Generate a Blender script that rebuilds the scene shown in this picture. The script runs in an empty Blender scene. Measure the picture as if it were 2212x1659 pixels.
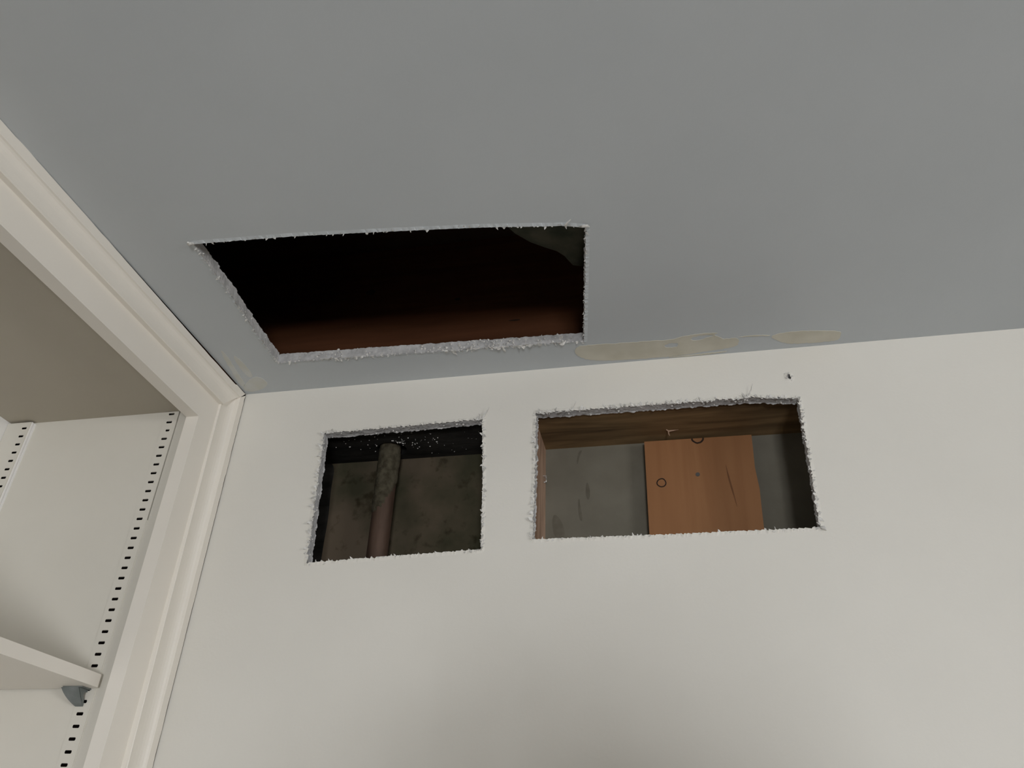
import bpy, bmesh, math, random
from mathutils import Vector, Matrix, noise
from mathutils.geometry import tessellate_polygon

# ------------------------------------------------------------------ scene, camera, light
scene = bpy.context.scene
COL = scene.collection
H = 2.44                                   # ceiling height; corner of the room at (0, 0, H)

cam_data = bpy.data.cameras.new('camera')
cam_data.sensor_width = 36.0
cam_data.lens = 27.5045
cam_data.clip_start = 0.01
cam = bpy.data.objects.new('camera', cam_data)
COL.objects.link(cam)
R0 = Vector((0.9810653, 0.1916428, 0.0279974))
R1 = Vector((-0.0808863, 0.5367703, -0.8398423))
R2 = Vector((-0.1759779, 0.8216755, 0.5421080))
mw = Matrix.Identity(4)
for i in range(3):
    mw[i][0], mw[i][1], mw[i][2] = R0[i], -R1[i], -R2[i]
mw[0][3], mw[1][3], mw[2][3] = 0.5671767, -0.85, 1.8597526
cam.matrix_world = mw
scene.camera = cam

world = bpy.data.worlds.new('world')
scene.world = world
world.use_nodes = True
world.node_tree.nodes['Background'].inputs[0].default_value = (0.80, 0.90, 1.0, 1)
world.node_tree.nodes['Background'].inputs[1].default_value = 1.0

ROOM_Y = -3.4
WIN = (0.92, 1.50, 1.05, 1.63)             # window in the wall behind the camera: x0, x1, z0, z1
WIN_R = (-3.10, -1.80, 1.35, 2.25)         # window in the right-hand wall: y0, y1, z0, z1
WALL_X = 4.0
def daylight(name, w, h, energy, color, loc, rot):
    d = bpy.data.lights.new(name, 'AREA'); d.shape = 'RECTANGLE'; d.size = w; d.size_y = h
    d.energy = energy; d.color = color
    o = bpy.data.objects.new(name, d); o.location = loc; o.rotation_euler = rot; COL.objects.link(o)
daylight('daylight_front', WIN[1] - WIN[0], WIN[3] - WIN[2], 74.0, (0.96, 0.975, 1.0),
         ((WIN[0] + WIN[1]) / 2, ROOM_Y - 0.12, (WIN[2] + WIN[3]) / 2), (math.radians(90), 0, 0))
daylight('daylight_right', WIN_R[1] - WIN_R[0], WIN_R[3] - WIN_R[2], 71.0, (1.0, 0.98, 0.955),
         (WALL_X + 0.12, (WIN_R[0] + WIN_R[1]) / 2, (WIN_R[2] + WIN_R[3]) / 2), (math.radians(90), 0, math.radians(90)))

scene.view_settings.view_transform = 'Standard'
scene.view_settings.look = 'None'
scene.view_settings.gamma = 1.0
scene.view_settings.use_curve_mapping = False
scene.view_settings.exposure = -0.06

rng = random.Random(7)

# ------------------------------------------------------------------ materials
def new_mat(name, rough=0.7, spec=0.3):
    m = bpy.data.materials.new(name)
    m.use_nodes = True
    b = m.node_tree.nodes['Principled BSDF']
    b.inputs['Roughness'].default_value = rough
    b.inputs['Specular IOR Level'].default_value = spec
    return m, m.node_tree, b

def mottled(name, c1, c2, scale=8.0, rough=0.7, spec=0.3, bump=0.0, bump_scale=300.0, stretch=(1, 1, 1),
            lo=0.35, hi=0.65, detail=4.0, dist=0.002, metallic=0.0):
    m, nt, b = new_mat(name, rough, spec)
    N, L = nt.nodes, nt.links
    tc = N.new('ShaderNodeTexCoord')
    mp = N.new('ShaderNodeMapping'); mp.inputs['Scale'].default_value = stretch
    L.new(tc.outputs['Object'], mp.inputs['Vector'])
    n = N.new('ShaderNodeTexNoise'); n.inputs['Scale'].default_value = scale; n.inputs['Detail'].default_value = detail
    L.new(mp.outputs[0], n.inputs['Vector'])
    r = N.new('ShaderNodeValToRGB')
    r.color_ramp.elements[0].position = lo; r.color_ramp.elements[0].color = (*c1, 1)
    r.color_ramp.elements[1].position = hi; r.color_ramp.elements[1].color = (*c2, 1)
    L.new(n.outputs['Fac'], r.inputs[0])
    L.new(r.outputs[0], b.inputs['Base Color'])
    b.inputs['Metallic'].default_value = metallic
    if bump > 0:
        n2 = N.new('ShaderNodeTexNoise'); n2.inputs['Scale'].default_value = bump_scale; n2.inputs['Detail'].default_value = 3
        L.new(mp.outputs[0], n2.inputs['Vector'])
        bp = N.new('ShaderNodeBump'); bp.inputs['Strength'].default_value = bump; bp.inputs['Distance'].default_value = dist
        L.new(n2.outputs['Fac'], bp.inputs['Height'])
        L.new(bp.outputs[0], b.inputs['Normal'])
    return m

def wood(name, c1, c2, grain, ring=60.0, rough=0.65, spec=0.2, bump=0.15):
    """grain: scale vector, small along the fibre"""
    m, nt, b = new_mat(name, rough, spec)
    N, L = nt.nodes, nt.links
    tc = N.new('ShaderNodeTexCoord')
    mp = N.new('ShaderNodeMapping'); mp.inputs['Scale'].default_value = grain
    L.new(tc.outputs['Object'], mp.inputs['Vector'])
    n = N.new('ShaderNodeTexNoise'); n.inputs['Scale'].default_value = ring; n.inputs['Detail'].default_value = 5
    n.inputs['Distortion'].default_value = 0.4
    L.new(mp.outputs[0], n.inputs['Vector'])
    n2 = N.new('ShaderNodeTexNoise'); n2.inputs['Scale'].default_value = ring * 0.18; n2.inputs['Detail'].default_value = 2
    L.new(mp.outputs[0], n2.inputs['Vector'])
    mx = N.new('ShaderNodeMath'); mx.operation = 'ADD'
    L.new(n.outputs['Fac'], mx.inputs[0]); L.new(n2.outputs['Fac'], mx.inputs[1])
    r = N.new('ShaderNodeValToRGB')
    r.color_ramp.elements[0].position = 0.0; r.color_ramp.elements[0].color = (*c1, 1)
    r.color_ramp.elements[1].position = 1.0; r.color_ramp.elements[1].color = (*c2, 1)
    mr = N.new('ShaderNodeMapRange'); mr.inputs['From Min'].default_value = 0.72; mr.inputs['From Max'].default_value = 1.28
    L.new(mx.outputs[0], mr.inputs['Value'])
    L.new(mr.outputs[0], r.inputs[0])
    L.new(r.outputs[0], b.inputs['Base Color'])
    bp = N.new('ShaderNodeBump'); bp.inputs['Strength'].default_value = bump; bp.inputs['Distance'].default_value = 0.001
    L.new(n.outputs['Fac'], bp.inputs['Height']); L.new(bp.outputs[0], b.inputs['Normal'])
    return m

M_WALL = mottled('wall_paint', (0.755, 0.735, 0.675), (0.785, 0.765, 0.705), 5, 0.55, 0.3, 0.10, 260, dist=0.001)
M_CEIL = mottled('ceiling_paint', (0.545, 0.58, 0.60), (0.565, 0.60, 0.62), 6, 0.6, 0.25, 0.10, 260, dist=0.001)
M_PATCH = mottled('bare_filler', (0.58, 0.555, 0.465), (0.655, 0.63, 0.54), 30, 0.7, 0.2, 0.05, 200)
M_TRIM = mottled('trim_paint', (0.84, 0.80, 0.725), (0.87, 0.83, 0.755), 6, 0.38, 0.4, 0.06, 120, dist=0.001)
M_CASE = mottled('case_paint', (0.705, 0.68, 0.61), (0.735, 0.71, 0.64), 6, 0.45, 0.35, 0.05, 200, dist=0.001)
M_GYPSUM = mottled('gypsum_core', (0.40, 0.40, 0.40), (0.56, 0.56, 0.56), 90, 0.9, 0.1, 0.35, 300, dist=0.002)
M_PAPER = mottled('torn_paper', (0.50, 0.49, 0.46), (0.82, 0.81, 0.78), 220, 0.8, 0.15)
M_BACKPAPER = mottled('paper_back', (0.30, 0.27, 0.22), (0.38, 0.35, 0.30), 40, 0.9, 0.1)
M_VOID = mottled('dark_metal_inside', (0.012, 0.008, 0.007), (0.02, 0.013, 0.012), 60, 0.6, 0.2)
M_METAL = mottled('zinc_grey', (0.17, 0.19, 0.185), (0.24, 0.26, 0.255), 60, 0.5, 0.5, 0.1, 300, metallic=0.35)
M_NAIL = mottled('dark_nail', (0.07, 0.065, 0.06), (0.10, 0.095, 0.09), 60, 0.5, 0.4)
M_STEEL = mottled('bright_steel', (0.55, 0.55, 0.53), (0.7, 0.7, 0.68), 60, 0.35, 0.5, metallic=0.6)
M_TAR_AND_SHADE = mottled('tarred_wood_and_shade', (0.010, 0.010, 0.009), (0.035, 0.033, 0.030), 40, 0.75, 0.2, 0.4, 160, stretch=(0.3, 1, 1))  # tarred plate, and the painted shade strip on the left backing
M_PLATE = wood('old_brown_pine', (0.035, 0.022, 0.011), (0.33, 0.215, 0.105), (0.12, 1.0, 1.0), 60)
M_STUD = wood('stud_pine', (0.26, 0.16, 0.105), (0.52, 0.36, 0.26), (1.0, 1.0, 0.16), 110, bump=0.8)
M_BLOCK = wood('orange_board', (0.20, 0.085, 0.033), (0.31, 0.150, 0.066), (1.0, 1.0, 0.10), 38)
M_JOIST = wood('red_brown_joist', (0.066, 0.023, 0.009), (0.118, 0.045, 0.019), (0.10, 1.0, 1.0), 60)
M_JOISTEDGE = mottled('dark_knot', (0.018, 0.009, 0.005), (0.03, 0.015, 0.008), 90)
M_SHEATH_GREY = mottled('grey_backing', (0.135, 0.124, 0.096), (0.172, 0.160, 0.127), 14, 0.75, 0.2, 0.1, 200)
M_STAIN = mottled('damp_stain', (0.108, 0.098, 0.074), (0.145, 0.132, 0.103), 60, 0.75, 0.2)
M_COPPER = mottled('dull_copper', (0.066, 0.040, 0.028), (0.108, 0.068, 0.048), 50, 0.55, 0.4, 0.1, 300, stretch=(1, 1, 0.3), metallic=0.35)
M_DUST = mottled('pipe_lint', (0.045, 0.039, 0.026), (0.090, 0.080, 0.056), 120, 0.95, 0.05, 0.6, 400)
M_BOARDPAPER = mottled('grey_green_paper', (0.055, 0.060, 0.044), (0.11, 0.105, 0.077), 25, 0.9, 0.1, 0.4, 150)
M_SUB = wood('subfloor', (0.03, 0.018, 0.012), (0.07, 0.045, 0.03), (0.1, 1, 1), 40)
M_FLOOR = wood('floor_wood', (0.055, 0.027, 0.011), (0.09, 0.045, 0.02), (0.1, 1, 1), 25, rough=0.4)
M_ROOM = mottled('room_paint', (0.12, 0.090, 0.058), (0.14, 0.105, 0.07), 5, 0.6, 0.3)
M_WHITE = mottled('bright_white', (0.87, 0.865, 0.85), (0.89, 0.885, 0.87), 6, 0.35, 0.45)
M_CASE_SHADE = mottled('case_paint_shaded', (0.44, 0.40, 0.325), (0.47, 0.43, 0.35), 6, 0.5, 0.3)  # case paint with the shade under the top put into its colour

def brown_sheath():
    """old brown backing with greenish mould blooms and dark scuffs"""
    m, nt, b = new_mat('mouldy_backing', 0.85, 0.1)
    N, L = nt.nodes, nt.links
    tc = N.new('ShaderNodeTexCoord')
    n = N.new('ShaderNodeTexNoise'); n.inputs['Scale'].default_value = 11; n.inputs['Detail'].default_value = 6
    L.new(tc.outputs['Object'], n.inputs['Vector'])
    r = N.new('ShaderNodeValToRGB')
    e = r.color_ramp.elements
    e[0].position = 0.36; e[0].color = (0.056, 0.053, 0.032, 1)
    e[1].position = 0.62; e[1].color = (0.135, 0.105, 0.074, 1)
    L.new(n.outputs['Fac'], r.inputs[0])
    n2 = N.new('ShaderNodeTexNoise'); n2.inputs['Scale'].default_value = 55; n2.inputs['Detail'].default_value = 5
    L.new(tc.outputs['Object'], n2.inputs['Vector'])
    r2 = N.new('ShaderNodeValToRGB')
    r2.color_ramp.elements[0].position = 0.30; r2.color_ramp.elements[0].color = (0.35, 0.33, 0.25, 1)
    r2.color_ramp.elements[1].position = 0.44; r2.color_ramp.elements[1].color = (1, 1, 1, 1)
    L.new(n2.outputs['Fac'], r2.inputs[0])
    mx = N.new('ShaderNodeMix'); mx.data_type = 'RGBA'; mx.blend_type = 'MULTIPLY'
    mx.inputs['Factor'].default_value = 0.8
    L.new(r.outputs[0], mx.inputs['A']); L.new(r2.outputs[0], mx.inputs['B'])
    L.new(mx.outputs['Result'], b.inputs['Base Color'])
    return m
M_SHEATH_BROWN = brown_sheath()

def glass_mat():
    m, nt, b = new_mat('window_glass', 0.05, 0.5)
    N, L = nt.nodes, nt.links
    out = N['Material Output']
    t = N.new('ShaderNodeBsdfTransparent'); g = N.new('ShaderNodeBsdfGlossy'); g.inputs['Roughness'].default_value = 0.02
    mx = N.new('ShaderNodeMixShader'); mx.inputs[0].default_value = 0.06
    L.new(t.outputs[0], mx.inputs[1]); L.new(g.outputs[0], mx.inputs[2]); L.new(mx.outputs[0], out.inputs['Surface'])
    return m
M_GLASS = glass_mat()

# ------------------------------------------------------------------ mesh helpers
class MB:
    def __init__(s):
        s.v, s.f, s.m, s.sm = [], [], [], []
    def add(s, vs, fs, mi=0, smooth=False):
        o = len(s.v)
        s.v += [tuple(p) for p in vs]
        for f in fs:
            s.f.append(tuple(o + i for i in f)); s.m.append(mi); s.sm.append(smooth)
    def box(s, x0, x1, y0, y1, z0, z1, mi=0):
        vs = [(x0, y0, z0), (x1, y0, z0), (x1, y1, z0), (x0, y1, z0), (x0, y0, z1), (x1, y0, z1), (x1, y1, z1), (x0, y1, z1)]
        s.add(vs, [(0, 3, 2, 1), (4, 5, 6, 7), (0, 1, 5, 4), (1, 2, 6, 5), (2, 3, 7, 6), (3, 0, 4, 7)], mi)
    def prism(s, poly, fn, a, b, mi=0):
        """poly: 2-D outline; fn(u, v, w) -> point; extruded from w=a to w=b"""
        n = len(poly)
        vs = [fn(u, v, a) for u, v in poly] + [fn(u, v, b) for u, v in poly]
        fs = [(i, (i + 1) % n, n + (i + 1) % n, n + i) for i in range(n)]
        tri = tessellate_polygon([[Vector((u, v, 0)) for u, v in poly]])
        fs += [tuple(t) for t in tri] + [tuple(n + i for i in reversed(t)) for t in tri]
        s.add(vs, fs, mi)
    def tube(s, pts, rad, seg=10, mi=0, smooth=True, cap=True):
        """round tube through pts; rad number or list"""
        pts = [Vector(p) for p in pts]
        n = len(pts)
        rad = rad if isinstance(rad, (list, tuple)) else [rad] * n
        o = []
        ref = None
        for i, p in enumerate(pts):
            t = (pts[min(i + 1, n - 1)] - pts[max(i - 1, 0)]).normalized()
            if ref is None:
                ref = Vector((0, 0, 1)) if abs(t.z) < 0.9 else Vector((1, 0, 0))
            a = t.cross(ref).normalized(); b2 = t.cross(a).normalized()
            ref = -b2 if ref.dot(b2) < 0 else b2
            for k in range(seg):
                w = 2 * math.pi * k / seg
                o.append(p + (a * math.cos(w) + b2 * math.sin(w)) * rad[i])
        fs = []
        for i in range(n - 1):
            for k in range(seg):
                k2 = (k + 1) % seg
                fs.append((i * seg + k, i * seg + k2, (i + 1) * seg + k2, (i + 1) * seg + k))
        s.add(o, fs, mi, smooth)
        if cap:
            s.add(o[:seg], [tuple(range(seg))], mi)
            s.add(o[-seg:], [tuple(range(seg))], mi)
    def blob(s, c, r, mi=0, jitter=0.3):
        """small irregular crumb: displaced octahedron"""
        c = Vector(c)
        d = [Vector(q) for q in ((1, 0, 0), (-1, 0, 0), (0, 1, 0), (0, -1, 0), (0, 0, 1), (0, 0, -1))]
        vs = [c + q * r * (1 + rng.uniform(-jitter, jitter)) for q in d]
        s.add(vs, [(0, 2, 4), (2, 1, 4), (1, 3, 4), (3, 0, 4), (2, 0, 5), (1, 2, 5), (3, 1, 5), (0, 3, 5)], mi)
    def build(s, name, mats, parent=None, fix=True, bevel=0.0):
        me = bpy.data.meshes.new(name)
        me.from_pydata(s.v, [], s.f)
        mats = mats if isinstance(mats, (list, tuple)) else [mats]
        for m in mats:
            me.materials.append(m)
        me.polygons.foreach_set('material_index', s.m)
        me.polygons.foreach_set('use_smooth', s.sm)
        me.update()
        if fix:
            bm = bmesh.new(); bm.from_mesh(me)
            bmesh.ops.recalc_face_normals(bm, faces=bm.faces)
            bm.to_mesh(me); bm.free()
        o = bpy.data.objects.new(name, me)
        COL.objects.link(o)
        if parent:
            o.parent = parent
            o.matrix_parent_inverse = Matrix.Translation(-parent.location)
        if bevel:
            bv = o.modifiers.new('bevel', 'BEVEL'); bv.width = bevel; bv.segments = 2; bv.limit_method = 'ANGLE'
        return o

def tag(o, label, cat, group=None):
    o['label'] = label; o['category'] = cat
    if group: o['group'] = group
    return o
def structure(o):
    o['kind'] = 'structure'; return o
def stuff(o):
    o['kind'] = 'stuff'; return o
def empty(name, loc):
    o = bpy.data.objects.new(name, None); o.location = loc; COL.objects.link(o); return o
def bx(name, mat, x0, x1, y0, y1, z0, z1, parent=None, bevel=0.0):
    m = MB(); m.box(x0, x1, y0, y1, z0, z1); return m.build(name, mat, parent, bevel=bevel)

# ------------------------------------------------------------------ saw-cut openings in plasterboard
T = 0.0127                                  # board thickness

def resample(loop, step):
    out = []
    n = len(loop)
    for i in range(n):
        a = Vector(loop[i]); b = Vector(loop[(i + 1) % n])
        k = max(1, int((b - a).length / step))
        for j in range(k):
            out.append(a.lerp(b, j / k))
    return out

def loop_normals(pts):
    n = len(pts); out = []
    area = sum(pts[i].x * pts[(i + 1) % n].y - pts[(i + 1) % n].x * pts[i].y for i in range(n))
    sgn = 1 if area > 0 else -1
    for i in range(n):
        t = Vector((0, 0))
        for k in range(1, 4):
            t += (pts[(i + k) % n] - pts[(i - k) % n]).normalized()
        t.normalize()
        out.append(Vector((t.y, -t.x)) * sgn)       # outward, away from the opening
    return out

def opening_loops(corners, seed, step=0.0013, tooth=0.0052, amp=0.0014):
    """ragged rim: list of (loop, depth): outset ring on the face, edge ring, rings through the board"""
    r = random.Random(seed)
    base = resample(corners, step)
    nrm = loop_normals(base)
    n = len(base)
    face = [base[i] + nrm[i] * 0.0040 for i in range(n)]
    edge, lift = [], []
    ph = r.uniform(0, 1)
    s = 0.0
    tl = tooth
    acc = 0.0
    h = r.uniform(0.3, 1.0)
    for i in range(n):
        acc += step
        if acc > tl:
            acc = 0; tl = tooth * r.uniform(0.5, 1.5); h = r.uniform(0.1, 1.0)
        saw = (acc / tl) * h
        nz = noise.noise(Vector((base[i].x * 260, base[i].y * 260, seed)))
        edge.append(base[i] + nrm[i] * (amp * (saw * 1.5 - 0.7) + 0.0006 * nz))
        lift.append(max(0.0, 0.0006 + 0.0010 * (0.3 + nz) + 0.0008 * saw * h))
    rings = [(face, [0.0] * n), (edge, [-l for l in lift])]
    for k, (d, ins, am) in enumerate(((0.0012, 0.0002, 0.0004), (0.0045, -0.0002, 0.0009), (0.0085, -0.0003, 0.0009), (0.0115, -0.0006, 0.0012), (T, -0.0010, 0.0026))):
        lp = []
        for i in range(n):
            nz = 0.65 * noise.noise(Vector((base[i].x * 110, base[i].y * 110, seed + 7 * (k + 1)))) + 0.5 * noise.noise(Vector((base[i].x * 330, base[i].y * 330, seed + 7 * (k + 1))))
            lp.append(base[i] + nrm[i] * (ins + am * nz))
        rings.append((lp, [d] * n))
    return rings, base, nrm

def board_with_openings(name, outer, openings, fn, mats, parent=None):
    """outer: 2-D outline; openings: rings from opening_loops; fn(u, v, depth) -> world point.
    material 0 paint, 1 gypsum core, 2 back paper"""
    m = MB()
    def fill(loops, depth, mi):
        polys = [[Vector((p[0], p[1], 0)) for p in lp] for lp in loops]
        flat = [p for lp in polys for p in lp]
        bm = bmesh.new()
        for lp in polys:
            vs = [bm.verts.new(p) for p in lp]
            for i in range(len(vs)):
                bm.edges.new((vs[i], vs[(i + 1) % len(vs)]))
        bmesh.ops.triangle_fill(bm, use_beauty=True, use_dissolve=False, edges=bm.edges[:])
        bm.verts.index_update()
        m.add([fn(v.co.x, v.co.y, depth) for v in bm.verts], [tuple(v.index for v in f.verts) for f in bm.faces], mi)
        bm.free()
    fill([outer] + [op[0][0][0] for op in openings], 0.0, 0)
    fill([outer] + [op[0][-1][0] for op in openings], T, 2)
    n = len(outer)
    m.add([fn(u, v, 0) for u, v in outer] + [fn(u, v, T) for u, v in outer],
          [(i, (i + 1) % n, n + (i + 1) % n, n + i) for i in range(n)], 1)
    for op in openings:
        rings = op[0]
        k = len(rings[0][0])
        vs = []
        for lp, dp in rings:
            vs += [fn(lp[i].x, lp[i].y, dp[i]) for i in range(k)]
        for j in range(len(rings) - 1):
            o = j * k
            m.add(vs, [(o + i, o + (i + 1) % k, o + k + (i + 1) % k, o + k + i) for i in range(k)], 0 if j == 0 else 1)
    me_obj = m.build(name, mats, parent, fix=False)
    bm = bmesh.new(); bm.from_mesh(me_obj.data)
    bmesh.ops.remove_doubles(bm, verts=bm.verts, dist=1e-6)
    loose = [v for v in bm.verts if not v.link_faces]
    bmesh.ops.delete(bm, geom=loose, context='VERTS')
    bmesh.ops.recalc_face_normals(bm, faces=bm.faces)
    bm.to_mesh(me_obj.data); bm.free()
    return me_obj

def frays(m, op, fn, seed, every=0.0072, keep=None, inward=0.3, big=1.0):
    """torn paper slivers and crumbs along the rim: thin tapered wedges curling off the edge"""
    r = random.Random(seed)
    rings, base, nrm = op
    edge = rings[1][0]; n = len(edge)
    acc = 0
    for i in range(n):
        acc += (edge[(i + 1) % n] - edge[i]).length
        if acc < every * 0.5 or r.random() > 0.35:
            continue
        if keep and not keep(edge[i]):
            continue
        acc = 0
        b = edge[i]; nn = nrm[i]; t = Vector((-nn.y, nn.x))
        sgn = -1 if r.random() < inward else 1
        ln = r.uniform(0.0012, 0.0042) * big * (0.7 if sgn < 0 else 1.0)
        w = r.uniform(0.0006, 0.0022) * big
        lift = r.uniform(0.0003, 0.0022) * big
        sk = r.uniform(-0.8, 0.8)
        w *= 1.25
        p0 = b - t * w - nn * 0.0003; p1 = b + t * w - nn * 0.0003
        mid = b + nn * sgn * ln * 0.55 + t * sk * ln * 0.3
        tip = b + nn * sgn * ln + t * sk * ln
        d0 = 0.0006
        vs = [fn(p0.x, p0.y, d0), fn(p1.x, p1.y, d0), fn(b.x, b.y, -lift * 0.5 - 0.0003),
              fn(mid.x - t.x * w * 0.5, mid.y - t.y * w * 0.5, -lift * 0.9),
              fn(mid.x + t.x * w * 0.5, mid.y + t.y * w * 0.5, -lift * 0.9 - 0.0002),
              fn(tip.x, tip.y, -lift * (1.0 if r.random() < 0.5 else 1.6))]
        m.add(vs, [(0, 1, 4, 3), (0, 2, 1), (0, 3, 2), (1, 2, 4), (2, 3, 4), (3, 4, 5)], 0)
        if r.random() < 0.35:
            c = b - nn * r.uniform(0, 0.001)
            m.blob(fn(c.x, c.y, r.uniform(0.001, 0.011)), r.uniform(0.0006, 0.0016), 0, 0.5)

# ================================================================== SETTING
def on_wall(u, v, d):       # u along x, v is height, d into the wall
    return (u, d, v)
def on_ceiling(u, v, d):
    return (u, v, H + d)

hole_left = opening_loops([(0.1295, H - 0.0736), (0.1330, H - 0.1600), (0.1374, H - 0.2550), (0.2500, H - 0.2510), (0.3552, H - 0.2479),
                           (0.3530, H - 0.1600), (0.3480, H - 0.0698), (0.2400, H - 0.0722)], 3)
hole_right = opening_loops([(0.4175, H - 0.0668), (0.4172, H - 0.1500), (0.4152, H - 0.2385), (0.5800, H - 0.2400), (0.7343, H - 0.2400),
                            (0.7372, H - 0.1600), (0.7387, H - 0.0738), (0.6856, H - 0.0676), (0.5600, H - 0.0676)], 11)
# small punched nail hole
nail_hole = opening_loops([(0.7300, H - 0.0400), (0.7312, H - 0.0455), (0.7335, H - 0.0470), (0.7352, H - 0.0440), (0.7340, H - 0.0395), (0.7320, H - 0.0385)], 23,
                          step=0.0009, tooth=0.002, amp=0.0004)
wall_back = board_with_openings('wall_back', [(-0.0010, 0.0), (4.0, 0.0), (4.0, H), (-0.0010, H)], [hole_left, hole_right, nail_hole], on_wall,
                                [M_WALL, M_GYPSUM, M_BACKPAPER])
structure(wall_back)

hole_ceiling = opening_loops([(0.0890, -0.2990), (0.1040, -0.2985), (0.2000, -0.2930), (0.3027, -0.2835), (0.4000, -0.2735), (0.4923, -0.2608), (0.5130, -0.2545),
                              (0.5010, -0.1600), (0.4876, -0.0543), (0.3500, -0.0590), (0.2000, -0.0650), (0.0800, -0.0690), (0.0820, -0.1400), (0.0866, -0.2080)], 31,
                             tooth=0.0075, amp=0.0009)
ceiling = board_with_openings('ceiling', [(-0.33, ROOM_Y), (4.0, ROOM_Y), (4.0, 0.0), (-0.0008, 0.0), (-0.0008, -1.60), (-0.33, -1.60)], [hole_ceiling], on_ceiling,
                              [M_CEIL, M_GYPSUM, M_BACKPAPER])
structure(ceiling)

floor = structure(bx('floor', M_FLOOR, -0.33, 4.1, ROOM_Y - 0.1, 0.114, -0.05, 0.0))
structure(bx('wall_left', M_ROOM, -0.43, -0.33, ROOM_Y - 0.1, 0.114, 0.0, H + 0.26))
m = MB()
m.box(4.0, 4.1, ROOM_Y - 0.1, WIN_R[0], 0, H + 0.26)
m.box(4.0, 4.1, WIN_R[1], 0.114, 0, H + 0.26)
m.box(4.0, 4.1, WIN_R[0], WIN_R[1], 0, WIN_R[2])
m.box(4.0, 4.1, WIN_R[0], WIN_R[1], WIN_R[3], H + 0.26)
structure(m.build('wall_right', M_ROOM))
win2 = structure(empty('window_2', (4.05, (WIN_R[0] + WIN_R[1]) / 2, WIN_R[2])))
m = MB()
for y in (WIN_R[0], (WIN_R[0] + WIN_R[1]) / 2 - 0.02, WIN_R[1] - 0.04):
    m.box(4.03, 4.08, y, y + 0.04, WIN_R[2], WIN_R[3])
for z in (WIN_R[2], WIN_R[3] - 0.04):
    m.box(4.032, 4.078, WIN_R[0], WIN_R[1], z, z + 0.04)
m.build('window_frame', M_TRIM, win2)
bx('pane', M_GLASS, 4.054, 4.058, WIN_R[0] + 0.04, WIN_R[1] - 0.04, WIN_R[2] + 0.04, WIN_R[3] - 0.04, win2)
m = MB()
m.box(-0.33, WIN[0], ROOM_Y - 0.1, ROOM_Y, 0, H)
m.box(WIN[1], 4.0, ROOM_Y - 0.1, ROOM_Y, 0, H)
m.box(WIN[0], WIN[1], ROOM_Y - 0.1, ROOM_Y, 0, WIN[2])
m.box(WIN[0], WIN[1], ROOM_Y - 0.1, ROOM_Y, WIN[3], H)
m.box(-0.33, 4.0, ROOM_Y - 0.1, ROOM_Y - 0.002, H, H + 0.26)
structure(m.build('wall_front', M_ROOM))
win = structure(empty('window_1', ((WIN[0] + WIN[1]) / 2, ROOM_Y - 0.05, WIN[2])))
m = MB()
for x in (WIN[0], (WIN[0] + WIN[1]) / 2 - 0.02, WIN[1] - 0.04):
    m.box(x, x + 0.04, ROOM_Y - 0.08, ROOM_Y - 0.03, WIN[2], WIN[3])
for z in (WIN[2], WIN[3] - 0.04):
    m.box(WIN[0], WIN[1], ROOM_Y - 0.078, ROOM_Y - 0.032, z, z + 0.04)
m.build('window_frame', M_TRIM, win)
bx('pane', M_GLASS, WIN[0] + 0.04, WIN[1] - 0.04, ROOM_Y - 0.058, ROOM_Y - 0.054, WIN[2] + 0.04, WIN[3] - 0.04, win)

# ------------------------------------------------------------------ inside the back wall
Y0, Y1 = T, 0.1017
SPLICE = 0.3955
bx('stud', M_STUD, 0.3765, 0.4145, Y0, Y1, 0.0, H - 0.066, wall_back)
bx('stud', M_STUD, -0.040, -0.002, Y0, Y1, 0.0, H - 0.066, wall_back)
bx('stud', M_STUD, 0.7900, 0.8280, Y0, Y1, 0.0, H - 0.066, wall_back)
# top plates: a black tarred length over the left bay, bare pine over the right bay; the pipe passes through the first
PX, PY, PR = 0.1985, 0.0700, 0.0138
m = MB()
hole_pts = [(PX + 0.003 + 0.0205 * math.cos(a), min(PY + 0.0195 * math.sin(a), Y1 - 0.004)) for a in [2 * math.pi * k / 28 for k in range(28)]]
outer = [(-0.33, Y0), (SPLICE, Y0), (SPLICE, Y1), (-0.33, Y1)]
bm = bmesh.new()
for lp in (outer, hole_pts):
    vs = [bm.verts.new((p[0], p[1], 0)) for p in lp]
    for i in range(len(vs)):
        bm.edges.new((vs[i], vs[(i + 1) % len(vs)]))
bmesh.ops.triangle_fill(bm, use_beauty=True, use_dissolve=False, edges=bm.edges[:])
bm.verts.index_update()
for z in (H - 0.066, H - 0.028):
    m.add([(v.co.x, v.co.y, z) for v in bm.verts], [tuple(v.index for v in f.verts) for f in bm.faces])
bm.free()
for lp in (outer, hole_pts):
    k = len(lp)
    m.add([(p[0], p[1], z) for z in (H - 0.066, H - 0.028) for p in lp], [(i, (i + 1) % k, k + (i + 1) % k, k + i) for i in range(k)])
plate_tar = m.build('top_plate', M_TAR_AND_SHADE, wall_back)
plate_tar['label'] = 'black tarred length of top plate above the copper pipe'
plate_pine = bx('top_plate', M_PLATE, SPLICE, 4.0, Y0, Y1, H - 0.066, H - 0.028, wall_back)
plate_pine['label'] = 'bare brown top plate above the grey backing'
bx('top_plate', M_PLATE, -0.33, 4.0, Y0, Y1, H - 0.028, H + 0.010, wall_back)
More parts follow.
